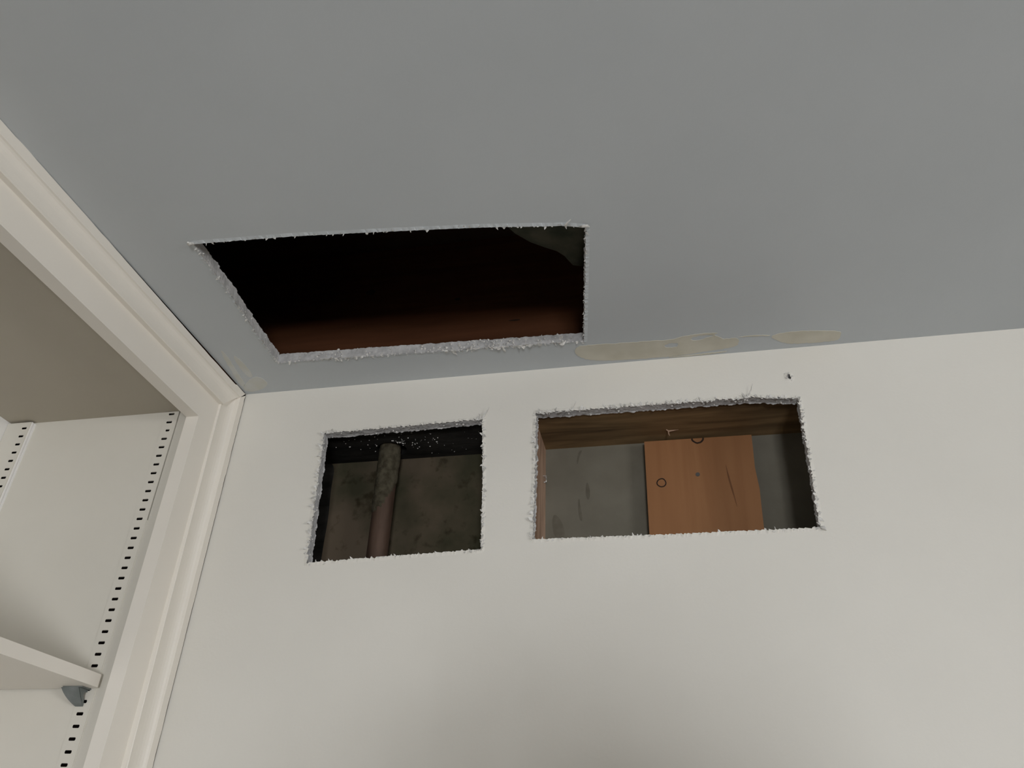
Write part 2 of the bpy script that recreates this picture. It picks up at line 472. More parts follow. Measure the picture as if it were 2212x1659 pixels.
# pale plaster specks stuck to the tarred plate
m = MB()
for k in range(70):
    x = rng.gauss(0.215, 0.03); y = min(max(rng.gauss(0.050, 0.014), 0.02), 0.095)
    if (x - PX - 0.003) ** 2 + (y - PY) ** 2 < 0.021 ** 2:
        continue
    m.blob((x, y, H - 0.0662), rng.uniform(0.0004, 0.0013), 0, 0.6)
for k in range(40):
    m.blob((rng.uniform(0.09, 0.35), rng.uniform(0.02, 0.095), H - 0.0662), rng.uniform(0.0003, 0.0007), 0, 0.6)
stuff(m.build('plaster_specks', M_PAPER, plate_tar))
# backing boards at the rear of the wall cavity
sheath_l = bx('backing_board', M_SHEATH_BROWN, -0.33, SPLICE, Y1, Y1 + 0.0127, 0.0, H + 0.010, wall_back)
sheath_l['label'] = 'brown mould-spotted backing board behind the pipe'
sheath_r = bx('backing_board', M_SHEATH_GREY, SPLICE, 4.0, Y1, Y1 + 0.0127, 0.0, H + 0.010, wall_back)
sheath_r['label'] = 'grey backing board behind the wooden block'

def decal(name, outline, y, mat, parent, th=0.0003, sm=3):
    """thin raised film with a smoothed outline on the x-z plane, facing the room"""
    pts = [Vector(p) for p in outline]
    for _ in range(sm):
        q = []
        for i in range(len(pts)):
            a, b = pts[i], pts[(i + 1) % len(pts)]
            q += [a.lerp(b, 0.25), a.lerp(b, 0.75)]
        pts = q
    mm = MB(); mm.prism([(p.x, p.y) for p in pts], lambda u, v, w: (u, w, v), y - th, y)
    return mm.build(name, mat, parent)
for o in ([(0.4700, -0.118), (0.4735, -0.124), (0.4745, -0.140), (0.4710, -0.147), (0.4685, -0.136)],
          [(0.4595, -0.140), (0.4612, -0.155), (0.4640, -0.170), (0.4620, -0.176), (0.4590, -0.168), (0.4582, -0.150)],
          [(0.4240, -0.160), (0.4360, -0.172), (0.4420, -0.196), (0.4300, -0.199), (0.4240, -0.188)],
          [(0.4600, -0.072), (0.4660, -0.070), (0.4610, -0.080), (0.4590, -0.092), (0.4570, -0.090)]):
    decal('damp_stain', [(x, H + z) for x, z in o], Y1, M_STAIN, sheath_r)

decal('shade_strip', [(0.060, H - 0.058), (0.104, H - 0.060), (0.1035, H - 0.110), (0.107, H - 0.150), (0.106, H - 0.200), (0.109, H - 0.30), (0.060, H - 0.30)], Y1,  # painted shadow of the opening's left edge
      M_TAR_AND_SHADE, sheath_l, sm=2)
# bent nail and splinter under the pine plate, bright staple on the stud
nail = MB()
nail.tube([(0.5825, 0.0710, H - 0.0655), (0.5830, 0.0705, H - 0.0720), (0.5840, 0.0690, H - 0.0750)], [0.0010, 0.0010, 0.0006], 6)
nail.tube([(0.5800, 0.068, H - 0.0660), (0.5830, 0.0720, H - 0.0668), (0.5960, 0.0705, H - 0.0663)], [0.0008, 0.0016, 0.0003], 5)
nail.build('bent_nail', M_STUD, plate_pine)
st = MB()
st.tube([(0.4143, 0.0890, H - 0.1150), (0.4172, 0.0886, H - 0.1152), (0.4172, 0.0884, H - 0.1218), (0.4143, 0.0886, H - 0.1222)], 0.0010, 6)
st.tube([(0.4143, 0.0800, H - 0.1170), (0.4185, 0.0796, H - 0.1175), (0.4188, 0.0790, H - 0.1216)], 0.0009, 6)
stap = st.build('staple', M_STEEL, wall_back)
stap['label'] = 'bright bent staple on the side of the stud'

# ------------------------------------------------------------------ above the ceiling
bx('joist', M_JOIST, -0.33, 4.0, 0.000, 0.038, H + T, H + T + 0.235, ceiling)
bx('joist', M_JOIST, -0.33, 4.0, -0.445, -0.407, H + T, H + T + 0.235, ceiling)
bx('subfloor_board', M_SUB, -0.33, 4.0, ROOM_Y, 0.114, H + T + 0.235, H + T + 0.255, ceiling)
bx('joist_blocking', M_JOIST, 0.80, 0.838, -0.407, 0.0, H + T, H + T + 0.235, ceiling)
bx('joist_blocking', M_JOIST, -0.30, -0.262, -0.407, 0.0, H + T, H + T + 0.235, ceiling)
joist = ceiling.children[0]
for (x, z, w, h) in ((0.3850, 0.0864, 0.011, 0.0016), (0.163, 0.165, 0.010, 0.006), (0.30, 0.135, 0.006, 0.003)):
    decal('knot', [(x - w, H + z), (x, H + z + h), (x + w, H + z + h * 0.4), (x + w * 0.3, H + z - h)], 0.0, M_JOISTEDGE, joist)

# bare filler along the wall where the ceiling paint is missing
def ceiling_patch(loops, mat, name='filler_patch', d=0.0004):
    mm = MB()
    bm = bmesh.new()
    for k, lp in enumerate(loops):
        pts = [Vector(p) for p in lp]
        for _ in range(3):
            q = []
            for i in range(len(pts)):
                a, b = pts[i], pts[(i + 1) % len(pts)]
                q += [a.lerp(b, 0.25), a.lerp(b, 0.75)]
            pts = q
        pts = [p + Vector((noise.noise(Vector((p.x * 300, p.y * 300, 1))), noise.noise(Vector((p.x * 300, p.y * 300, 5))))) * 0.0012 for p in pts]
        vs = [bm.verts.new((p.x, p.y, H - d)) for p in pts]
        es = [bm.edges.new((vs[i], vs[(i + 1) % len(vs)])) for i in range(len(vs))]
    bmesh.ops.triangle_fill(bm, use_beauty=True, use_dissolve=False, edges=bm.edges[:])
    bm.verts.index_update()
    mm.add([v.co[:] for v in bm.verts], [tuple(v.index for v in f.verts) for f in bm.faces])
    # rim back up to the ceiling
    b = [e for e in bm.edges if len(e.link_faces) == 1]
    for e in b:
        a, c = e.verts[0].co, e.verts[1].co
        mm.add([a[:], c[:], (c.x, c.y, H), (a.x, a.y, H)], [(0, 1, 2, 3)])
    bm.free()
    return mm.build(name, mat, ceiling)
PATCH_A = [(0.4723, -0.0349), (0.4771, -0.0443), (0.489, -0.0456), (0.5336, -0.0436), (0.5759, -0.0422), (0.5968, -0.0411), (0.609, -0.0461), (0.6211, -0.0472), (0.6314, -0.0483), (0.6536, -0.0466), (0.6451, -0.0444), (0.6556, -0.0359), (0.6574, -0.0323), (0.6761, -0.0336), (0.6776, -0.0203), (0.6719, -0.0128), (0.6387, -0.0098), (0.6121, -0.0053), (0.5852, -0.0047), (0.5526, -0.0048), (0.5216, -0.0066), (0.4979, -0.0096), (0.4837, -0.0154), (0.4747, -0.0249)]
PATCH_A_HOLES = [[(0.6176, -0.0397), (0.6263, -0.0443), (0.64, -0.0443), (0.6486, -0.0409), (0.64, -0.0398), (0.6315, -0.0351), (0.6211, -0.0349)],
                 [(0.5842, -0.0302), (0.5932, -0.0343), (0.6036, -0.0327), (0.6017, -0.0243), (0.5894, -0.0244)]]
PATCH_B = [(0.7136, -0.0298), (0.7266, -0.0352), (0.7465, -0.0356), (0.7667, -0.033), (0.7851, -0.0301), (0.7988, -0.0262), (0.7975, -0.0182), (0.798, -0.0092), (0.7848, -0.0076), (0.7629, -0.0079), (0.7425, -0.0093), (0.732, -0.0128), (0.7211, -0.0211)]
PATCH_C = [(0.5888, -0.0035), (0.621, -0.004), (0.6406, -0.0045), (0.6564, -0.0058), (0.6652, -0.0051), (0.6564, -0.0033), (0.6388, -0.0022), (0.6175, -0.0016), (0.5924, -0.0019)]
PATCH_D = [(0.6761, -0.0348), (0.6964, -0.0346), (0.7134, -0.0325), (0.7136, -0.0307), (0.6965, -0.0328), (0.6761, -0.0336)]
ceiling_patch([PATCH_A] + PATCH_A_HOLES, M_PATCH)
ceiling_patch([PATCH_B], M_PATCH)
ceiling_patch([PATCH_C], M_PATCH)
ceiling_patch([PATCH_D], M_PATCH)
M_THIN = mottled('thin_filler', (0.60, 0.60, 0.545), (0.63, 0.645, 0.625), 45, 0.65, 0.2)
ceiling_patch([[(0.0169, -0.1089), (0.0205, -0.1009), (0.0179, -0.0785), (0.0133, -0.0463), (0.011, -0.0229), (0.0022, -0.0194), (0.0052, -0.044), (0.0106, -0.0774)]], M_THIN, d=0.0003)
ceiling_patch([[(0.001, -0.0172), (0.0241, -0.0376), (0.0376, -0.0426), (0.0435, -0.0323), (0.0422, -0.0182), (0.0231, -0.0077), (0.0063, -0.0053)]], M_THIN, d=0.0003)
ceiling_patch([[(0.0275, -0.0966), (0.0331, -0.0882), (0.0334, -0.0627), (0.0325, -0.0434), (0.0239, -0.04), (0.0223, -0.061)]], M_THIN, d=0.0003)


# ------------------------------------------------------------------ torn rims
m = MB(); frays(m, hole_left, on_wall, 5); frays(m, hole_left, on_wall, 55, every=0.0055, inward=0.15, big=1.6, keep=lambda p: p.x > 0.34 or p.x < 0.142); fl = stuff(m.build('torn_paper_edge', M_PAPER, wall_back))
m = MB(); frays(m, hole_right, on_wall, 6); frays(m, hole_right, on_wall, 66, every=0.007, inward=0.4, big=1.6, keep=lambda p: p.x > 0.73 or p.x < 0.42 or p.y > H - 0.08); stuff(m.build('torn_paper_edge', M_PAPER, wall_back))
m = MB(); frays(m, nail_hole, on_wall, 9, every=0.002, inward=0.2); stuff(m.build('torn_paper_edge', M_PAPER, wall_back))
m = MB(); frays(m, hole_ceiling, on_ceiling, 8, every=0.0075, inward=0.35)
frays(m, hole_ceiling, on_ceiling, 18, every=0.006, inward=0.6, big=1.7, keep=lambda p: p.y > -0.075 and (0.14 < p.x < 0.2 or 0.30 < p.x < 0.47))
r8 = random.Random(88)
# heavy crumbling of the core along the edge by the wall
for k in range(230):
    x = r8.uniform(0.09, 0.486)
    w = 0.25 + 0.75 * math.exp(-((x - 0.36) / 0.09) ** 2) + 0.5 * math.exp(-((x - 0.17) / 0.02) ** 2)
    if r8.random() > w:
        continue
    yb = -0.0690 + (x - 0.08) / 0.4076 * 0.0147
    m.blob((x, yb + r8.uniform(-0.0022, 0.0008), H + r8.uniform(0.0005, T + 0.001)), r8.uniform(0.0005, 0.0021), 0, 0.6)
stuff(m.build('torn_paper_edge', M_PAPER, ceiling))

def wisp(path, rad, parent, fn, mat=M_PAPER):
    mm = MB(); mm.tube([fn(*p) for p in path], rad, 5); return mm.build('paper_wisp', mat, parent)
wisp([(0.3475, H - 0.0690, 0.0), (0.3505, H - 0.0650, -0.0025), (0.3535, H - 0.0610, -0.0040), (0.3570, H - 0.0560, -0.0055)], [0.0014, 0.0012, 0.0007, 0.0002], wall_back, on_wall)
wisp([(0.3440, H - 0.0690, 0.0), (0.3445, H - 0.0650, -0.002), (0.3430, H - 0.0625, -0.004)], [0.0013, 0.0008, 0.0002], wall_back, on_wall)
wisp([(0.6800, H - 0.0670, 0.0), (0.6830, H - 0.0630, -0.0020), (0.6860, H - 0.0580, -0.0035), (0.6880, H - 0.0515, -0.0050)], [0.0010, 0.0008, 0.0005, 0.0002], wall_back, on_wall)
wisp([(0.4640, H - 0.0668, 0.0), (0.4668, H - 0.0625, -0.002), (0.4700, H - 0.0560, -0.003)], [0.0009, 0.0005, 0.0002], wall_back, on_wall)
wisp([(0.7343, H - 0.2395, 0.0), (0.7375, H - 0.2410, -0.003), (0.7400, H - 0.2440, -0.003)], [0.0016, 0.0022, 0.0006], wall_back, on_wall)
wisp([(0.1300, H - 0.0740, 0.0), (0.1270, H - 0.0745, -0.003), (0.1255, H - 0.0725, -0.004)], [0.0016, 0.0014, 0.0005], wall_back, on_wall)
wisp([(0.4920, -0.2600, 0.0), (0.4930, -0.2640, -0.003), (0.4950, -0.2680, -0.004), (0.4990, -0.2710, -0.003)], [0.0016, 0.0013, 0.0009, 0.0003], ceiling, on_ceiling)
wisp([(0.5080, -0.2560, 0.0), (0.5110, -0.2600, -0.004), (0.5150, -0.2600, -0.004), (0.5160, -0.2550, -0.001)], [0.0012, 0.0018, 0.0014, 0.0006], ceiling, on_ceiling)
wisp([(0.0900, -0.2990, 0.0), (0.0865, -0.3020, -0.003), (0.0880, -0.3055, -0.004)], [0.0020, 0.0022, 0.0010], ceiling, on_ceiling)
wisp([(0.3830, -0.0600, 0.0), (0.3850, -0.0530, -0.0015), (0.3855, -0.0490, -0.001)], [0.0012, 0.0016, 0.0008], ceiling, on_ceiling)

# ================================================================== BOOKCASE (left of the corner)
XF, XB = -0.012, -0.030                      # front and back of the face frame
YE = -1.55                                   # far end of the case, behind the camera's left
case = empty('bookcase', (-0.16, -0.78, 0.0))
tag(case, 'white painted built-in bookcase filling the left side of the corner', 'bookcase')
RZ = H - 0.0775
bx('top_rail', M_TRIM, XB, XF, YE, -0.0735, RZ, H - 0.006, case)
bx('stile', M_TRIM, XB, XF, -0.0735, -0.006, 0.0, H - 0.003, case)
bx('stile', M_TRIM, XB, XF, YE - 0.074, YE, 0.0, H - 0.003, case)
bx('top_panel', M_CASE_SHADE, -0.312, XB, YE - 0.02, -0.044, H - 0.060, H - 0.042, case)
bx('back_panel', M_WHITE, -0.320, -0.306, YE - 0.02, -0.044, 0.0, H - 0.060, case)
bx('end_panel', M_CASE, -0.306, XB, YE - 0.02, YE - 0.002, 0.0, H - 0.060, case)
YP = -0.062
# end panel by the corner, with the groove the front standard sits in
poly = [(-0.306, YP), (-0.0706, YP), (-0.0706, YP + 0.0012), (-0.0672, YP + 0.0012), (-0.0672, YP + 0.011), (-0.0548, YP + 0.011), (-0.0548, YP + 0.0012),
        (-0.0512, YP + 0.0012), (-0.0512, YP + 0.009), (-0.0498, YP + 0.009), (-0.0498, YP), (XB, YP), (XB, -0.044), (-0.306, -0.044)]
m = MB(); m.prism(poly, lambda u, v, w: (u, v, w), 0.0, H - 0.060)
panel = m.build('end_panel', [M_CASE, M_VOID], case)
for p in panel.data.polygons:
    c = p.center
    if -0.068 < c.x < -0.054 and c.y > YP + 0.001 and abs(p.normal.z) < 0.5 and c.y < YP + 0.012:
        p.material_index = 1
# rear strip standing proud of the panel, with its own groove
YR = -0.0700
poly = [(-0.306, YR + 0.0012), (-0.2850, YR + 0.0012), (-0.2850, YP), (-0.2715, YP), (-0.2715, YR + 0.0012), (-0.2688, YR + 0.0012), (-0.2683, YR + 0.002), (-0.2683, YR + 0.0040), (-0.2695, YR + 0.0044),
        (-0.2695, YR + 0.0052), (-0.2678, YR + 0.0056), (-0.2678, YP), (-0.306, YP)]
poly = [(-0.306, YR + 0.0012), (-0.2850, YR + 0.0012), (-0.2850, YP - 0.0004), (-0.2715, YP - 0.0004), (-0.2715, YR + 0.0012), (-0.2688, YR + 0.0012), (-0.2683, YR + 0.002), (-0.2683, YR + 0.0040), (-0.2695, YR + 0.0044),
        (-0.2695, YR + 0.0052), (-0.2678, YR + 0.0056), (-0.2678, YP + 0.0002), (-0.306, YP + 0.0002)]
m = MB(); m.prism(poly, lambda u, v, w: (u, v, w), 0.0, H - 0.0625)
strip = m.build('backing_strip', [M_WHITE, M_VOID], case)
for p in strip.data.polygons:
    c = p.center
    if -0.2852 < c.x < -0.2714 and c.y > YR + 0.0013 and abs(p.normal.z) < 0.5:
        p.material_index = 1

def standard(x0, x1, yf, th, slot_c, slot_w, z_top, first, pitch, n, mat, odd=()):
    """slotted shelf standard: flat strip with real rectangular slots (chamfered ends)"""
    mm = MB()
    sh = 0.0034
    def quad(xa, xb, za, zb):
        mm.add([(xa, yf, za), (xb, yf, za), (xb, yf, zb), (xa, yf, zb)], [(0, 1, 2, 3)])
    sl, sr = slot_c - slot_w / 2, slot_c + slot_w / 2
    quad(x0, sl, 0.0, z_top); quad(sr, x1, 0.0, z_top)
    zt = z_top
    for k in range(n):
        zc = H + first - pitch * k
        quad(sl, sr, zc + sh / 2, zt)
        a, b = sl, sr
        if k in odd:
            quad(sl, sl + slot_w * 0.32, zc - sh / 2, zc + sh / 2); a = sl + slot_w * 0.32
        r = 0.0008                            # small corner fillets, and the return of the slot edges
        for (xa, sx) in ((a, 1), (b, -1)):
            for (za, sz) in ((zc - sh / 2, 1), (zc + sh / 2, -1)):
                mm.add([(xa, yf, za), (xa + sx * r, yf, za), (xa, yf, za + sz * r)], [(0, 1, 2)])
        mm.add([(a, yf, zc - sh / 2), (b, yf, zc - sh / 2), (b, yf + th, zc - sh / 2), (a, yf + th, zc - sh / 2)], [(0, 1, 2, 3)])
        mm.add([(a, yf, zc + sh / 2), (b, yf, zc + sh / 2), (b, yf + th, zc + sh / 2), (a, yf + th, zc + sh / 2)], [(0, 1, 2, 3)])
        zt = zc - sh / 2
    quad(sl, sr, 0.0, zt)
    # edges of the strip
    for xa in (x0, x1):
        mm.add([(xa, yf, 0), (xa, yf + th, 0), (xa, yf + th, z_top), (xa, yf, z_top)], [(0, 1, 2, 3)])
    mm.add([(x0, yf, z_top), (x1, yf, z_top), (x1, yf + th, z_top), (x0, yf + th, z_top)], [(0, 1, 2, 3)])
    return mm.build('shelf_standard', mat, case, fix=False)
standard(-0.0702, -0.0510, YP - 0.0008, 0.0020, -0.0612, 0.0080, H - 0.0605, -0.0640, 0.01240, 60, M_CASE, odd=(2,))
standard(-0.3055, -0.2690, YR, 0.0012, -0.2762, 0.0072, H - 0.0630, -0.0722, 0.01240, 60, M_CASE)
# filler closing the gap beside the front standard lower down
bx('caulk_line', M_CASE, -0.0513, -0.0497, YP - 0.0003, YP + 0.001, 0.0, H - 0.215, case)

# mouldings: profile (p = distance from the corner edge, q = projection from the frame)
PROF = [(0.0, 0.0120), (0.0126, 0.0120), (0.0132, 0.0100), (0.0148, 0.0082), (0.0180, 0.0067), (0.0220, 0.0060), (0.0280, 0.0060), (0.0340, 0.0065), (0.0382, 0.0072), (0.0388, 0.0066), (0.0388, 0.0), (0.0, 0.0)]
def moulding(name, length, place, gap):
    mm = MB()
    n = len(PROF)
    seg = 160
    vs = []
    for j in range(seg + 1):
        for i, (p, q) in enumerate(PROF):
            s0 = p
            s = s0 + (length - s0) * (j / seg) ** 1.6
            pp = p + gap(s) if p == 0.0 else p
            vs.append(place(pp, q, s))
    fs = []
    for j in range(seg):
        for i in range(n):
            i2 = (i + 1) % n
            fs.append((j * n + i, j * n + i2, (j + 1) * n + i2, (j + 1) * n + i))
    mm.add(vs, fs)
    mm.add(vs[:n], [tuple(range(n))]); mm.add(vs[-n:], [tuple(range(n))])
    return mm.build(name, M_TRIM, case)
def gap_wall(s):
    return 0.0021 + 0.0007 * noise.noise(Vector((s * 40, 0, 3))) + 0.0006 * noise.noise(Vector((s * 140, 0, 9)))
def gap_ceiling(s):
    if s < 0.03: base = 0.0016
    elif s < 0.36: base = 0.0032 - 0.0026 * max(0.0, (s - 0.12) / 0.24)
    elif 0.355 < s < 0.44: base = 0.0006
    elif 0.455 < s < 0.50: base = 0.0004
    else: base = 0.0
    return max(0.0, base + (0.0005 * noise.noise(Vector((s * 55, 4, 0))) if base else 0.0))
moulding('side_moulding', H - 0.002, lambda p, q, s: (XF + (q if q > 0.0118 or q == 0 else max(0.0006, q - 0.0042 * min(1.0, max(0.0, 1.15 - s / 0.42)))), -p, H - s), gap_wall)
moulding('crown_moulding', -YE, lambda p, q, s: (XF + q, -s, H - p), gap_ceiling)

# adjustable shelf resting on its supports, seen from below
SX, SZ0, SZ1, SY = -0.0440, H - 0.4108, H - 0.3972, -0.0655
m = MB()
r = 0.0055
out = [(-0.2675, SY), (SX - r, SY)] + [(SX - r + r * math.sin(a), SY - r + r * math.cos(a)) for a in [math.pi / 2 * k / 6 for k in range(1, 7)]] + [(SX, YE + 0.01), (-0.2675, YE + 0.01)]
m.prism(out, lambda u, v, w: (u, v, w), SZ0, SZ1)
shelf = m.build('shelf', M_TRIM, bevel=0.0008)
tag(shelf, 'white painted adjustable shelf inside the bookcase seen from below', 'shelf')

# sheet-metal shelf support hooked into the front standard
def clip(x0, x1, yw, zt):
    t = empty('shelf_support', ((x0 + x1) / 2, yw, zt - 0.018))
    w = x1 - x0
    mm = MB()                                 # flat tab under the shelf
    mm.box(x0 - 0.002, x1 + 0.004, yw - 0.0155, yw, zt - 0.0012, zt - 0.00005)
    mm.build('tab', M_METAL, t, bevel=0.0003)
    mm = MB()                                 # curved tongue sweeping from the tab's lip back down to the standard
    prof = []
    for k in range(9):
        a = k / 8
        y = yw - 0.0155 * (1 - a) ** 0.75 - 0.0006
        z = zt - 0.0012 - 0.0165 * a ** 1.15
        prof.append((y, z, 1.0 - 0.30 * a ** 2))
    vs = []
    for (y, z, s) in prof:
        cx = (x0 + x1) / 2
        xl, xr = x0 + w * (1.0 - s) * 1.6 - 0.003 * (1 - (1 - s) / 0.3), x1
        vs += [(xl, y, z), (xr, y, z), (xr, y + 0.0009, z - 0.0004), (xl, y + 0.0009, z - 0.0004)]
    fs = []
    for k in range(8):
        for i in range(4):
            fs.append((k * 4 + i, k * 4 + (i + 1) % 4, k * 4 + 4 + (i + 1) % 4, k * 4 + 4 + i))
    fs += [(0, 1, 2, 3), (32, 33, 34, 35)]
    mm.add(vs, fs)
    mm.build('tongue', M_METAL, t)
    mm = MB()                                 # side cheek with the hooked tail
    ck = [(yw - 0.0150, zt - 0.001), (yw, zt - 0.001), (yw, zt - 0.0035), (yw - 0.0035, zt - 0.0040), (yw - 0.0045, zt - 0.0070), (yw - 0.0015, zt - 0.0110), (yw, zt - 0.0170), (yw - 0.002, zt - 0.0178), (yw - 0.0055, zt - 0.0120), (yw - 0.0105, zt - 0.0060)]
    mm.prism(ck, lambda u, v, ww: (ww, u, v), x1 - 0.0010, x1)
    mm.build('cheek', M_METAL, t)
    return t
sup = clip(-0.0780, -0.0600, YP - 0.0008, SZ0)
tag(sup, 'grey sheet-metal shelf support clip hooked under the white shelf', 'shelf support')

# ================================================================== THINGS IN THE OPENINGS
# pipe standing in the left opening
pipe = empty('copper_pipe', (PX, PY, 0.0))
tag(pipe, 'dull copper pipe standing upright in the square left wall opening', 'pipe')
m = MB(); m.tube([(PX, PY, z) for z in (0.0, 1.0, 2.0, H - 0.16, H - 0.10, H - 0.03)], PR, 28); m.build('tube', M_COPPER, pipe)
m = MB()
seg = 26
vs, fs = [], []
rows = 22
for j in range(rows + 1):
    z = H - 0.060 - 0.112 * j / rows
    for k in range(seg):
        a = 2 * math.pi * k / seg
        cover = 0.045 + 0.055 * (0.5 - 0.5 * math.cos(a - 0.9))      # lint hangs lower on the side away from the stud
        f = max(0.0, 1 - (H - 0.067 - z) / cover)
        nz = noise.noise(Vector((math.cos(a) * 2.5, math.sin(a) * 2.5, z * 120)))
        rr = PR + (0.0012 + 0.0012 * nz) * (1 if f > 0.02 * (1 + nz) else 0) - (0 if f > 0.02 * (1 + nz) else 0.0008)
        vs.append((PX + rr * math.cos(a), PY + rr * math.sin(a), z))
for j in range(rows):
    for k in range(seg):
        fs.append((j * seg + k, j * seg + (k + 1) % seg, (j + 1) * seg + (k + 1) % seg, (j + 1) * seg + k))
m.add(vs, fs, 0, True)
lint = m.build('lint', M_DUST, pipe); lint['label'] = 'greenish grey lint coating the top of the pipe'

# board in the right opening
BY0, BY1 = 0.0857, 0.1016
m = MB()
edge_r = [(0.6888, H - 0.0728), (0.6880, H - 0.095), (0.6868, H - 0.120), (0.6885, H - 0.150), (0.6872, H - 0.180), (0.6862, H - 0.21), (0.6862, H - 0.75)]
outl = [(0.5503, H - 0.0725)] + edge_r + [(0.5475, H - 0.75), (0.5484, H - 0.205)]
m.prism(outl, lambda u, v, w: (u, w, v), BY0, BY1)
block = m.build('wooden_board', M_BLOCK)
tag(block, 'orange-brown knotty wooden board fixed upright inside the wide wall opening', 'board')
# a tight round knot, a half knot at the top edge and a nail head
def disc(name, x, z, r0, r1, mat, parent, d=0.0004, a0=0.0, a1=2 * math.pi, n=24, y=BY0):
    mm = MB()
    ps = []
    for k in range(n + 1):
        a = a0 + (a1 - a0) * k / n
        wob = 1 + 0.08 * noise.noise(Vector((math.cos(a) * 2, math.sin(a) * 2, x * 50)))
        ps.append((math.cos(a) * wob, math.sin(a) * wob))
    vs = [(x + c * r0, y - d, z + s * r0) for c, s in ps] + [(x + c * r1, y - d, z + s * r1) for c, s in ps] + \
         [(x + c * r0, y + 0.0002, z + s * r0) for c, s in ps] + [(x + c * r1, y + 0.0002, z + s * r1) for c, s in ps]
    k = n + 1
    fs = []
    for i in range(n):
        fs += [(i, i + 1, k + i + 1, k + i), (k + i, k + i + 1, 3 * k + i + 1, 3 * k + i)]
        if r0 > 0:
            fs.append((2 * k + i, 2 * k + i + 1, i + 1, i))
    mm.add(vs, fs)
    return mm.build(name, mat, parent)
disc('knot', 0.5685, H - 0.1343, 0.0050, 0.0064, M_JOISTEDGE, block)
disc('knot', 0.6199, H - 0.0728, 0.0060, 0.0082, M_JOISTEDGE, block, a0=math.pi, a1=2 * math.pi)
disc('nail_head', 0.6150, H - 0.1255, 0.0001, 0.0028, M_NAIL, block)
decal('resin_streak', [(0.6512, H - 0.110), (0.6530, H - 0.125), (0.6565, H - 0.150), (0.6590, H - 0.178), (0.6570, H - 0.165), (0.6535, H - 0.145), (0.6515, H - 0.128)], BY0,
      mottled('dark_resin', (0.15, 0.062, 0.025), (0.19, 0.085, 0.036), 60), block, 0.0002)

# torn grey-green sheet hanging in the ceiling void
shape = [(0.402, -0.185, 0.100), (0.416, -0.156, 0.100), (0.433, -0.140, 0.098), (0.449, -0.130, 0.097), (0.463, -0.121, 0.096), (0.4715, -0.113, 0.095), (0.4755, -0.104, 0.095),
         (0.4800, -0.094, 0.094), (0.4930, -0.090, 0.093)]
m = MB()
rows = 8
vs = []
for j in range(rows + 1):
    f = j / rows
    for i, (x, y, z) in enumerate(shape):
        tx = 0.40 + 0.13 * i / (len(shape) - 1)
        ty, tz = -0.235, 0.060
        q = Vector((x, y, z)).lerp(Vector((tx, ty, tz)), f)
        q.z += 0.010 * math.sin(f * math.pi) + 0.003 * noise.noise(q * 40)
        vs.append((q.x, q.y, H + q.z))
fs = []
w = len(shape)
for j in range(rows):
    for i in range(w - 1):
        fs.append((j * w + i, j * w + i + 1, (j + 1) * w + i + 1, (j + 1) * w + i))
m.add(vs, fs, 0, True)
sheet = m.build('torn_sheet', M_BOARDPAPER)
sol = sheet.modifiers.new('thickness', 'SOLIDIFY'); sol.thickness = 0.0015
tag(sheet, 'torn grey-green paper sheet hanging inside the ceiling opening, near its corner', 'paper sheet')

# ================================================================== THE PHOTOGRAPHER (behind the lens; only the soft shadow on the wall is in view)
M_SKIN = mottled('skin', (0.55, 0.33, 0.24), (0.60, 0.37, 0.27), 20, 0.5, 0.35)
M_SHIRT = mottled('grey_shirt', (0.13, 0.14, 0.16), (0.16, 0.17, 0.19), 60, 0.9, 0.1)
M_JEANS = mottled('blue_jeans', (0.05, 0.07, 0.12), (0.07, 0.09, 0.15), 80, 0.9, 0.1)
M_SHOE = mottled('dark_shoes', (0.03, 0.03, 0.03), (0.05, 0.05, 0.05), 60, 0.6, 0.3)
M_HAIR = mottled('dark_hair', (0.03, 0.02, 0.015), (0.05, 0.035, 0.025), 150, 0.6, 0.3)
M_EYE = mottled('eye', (0.75, 0.74, 0.72), (0.8, 0.79, 0.77), 10, 0.2, 0.5)
M_PHONE = mottled('black_phone', (0.02, 0.02, 0.022), (0.03, 0.03, 0.032), 30, 0.25, 0.5)
LENS = Vector((0.5671767, -0.85, 1.8597526))
PHC = LENS + R0 * 0.055 + R1 * 0.022 - R2 * 0.0125       # middle of the phone

phone = empty('phone', PHC)
tag(phone, 'black phone held level in both hands by the person taking the picture', 'phone')
def slab(name, c, hw, hh, ht, mat, parent, bevel):
    mm = MB(); vs = []
    for sx in (-1, 1):
        for sy in (-1, 1):
            for sz in (-1, 1):
                vs.append(c + R0 * hw * sx + R1 * hh * sy + R2 * ht * sz)
    mm.add(vs, [(0, 1, 3, 2), (4, 6, 7, 5), (0, 4, 5, 1), (2, 3, 7, 6), (0, 2, 6, 4), (1, 5, 7, 3)])
    return mm.build(name, mat, parent, bevel=bevel)
slab('body', PHC, 0.0735, 0.0355, 0.0039, M_PHONE, phone, 0.003)
slab('screen', PHC - R2 * 0.0042, 0.0700, 0.0325, 0.0003, M_VOID, phone, 0.0001)
slab('lens_bump', PHC + R0 * -0.050 + R1 * -0.016 + R2 * 0.0046, 0.013, 0.013, 0.0007, M_PHONE, phone, 0.0005)

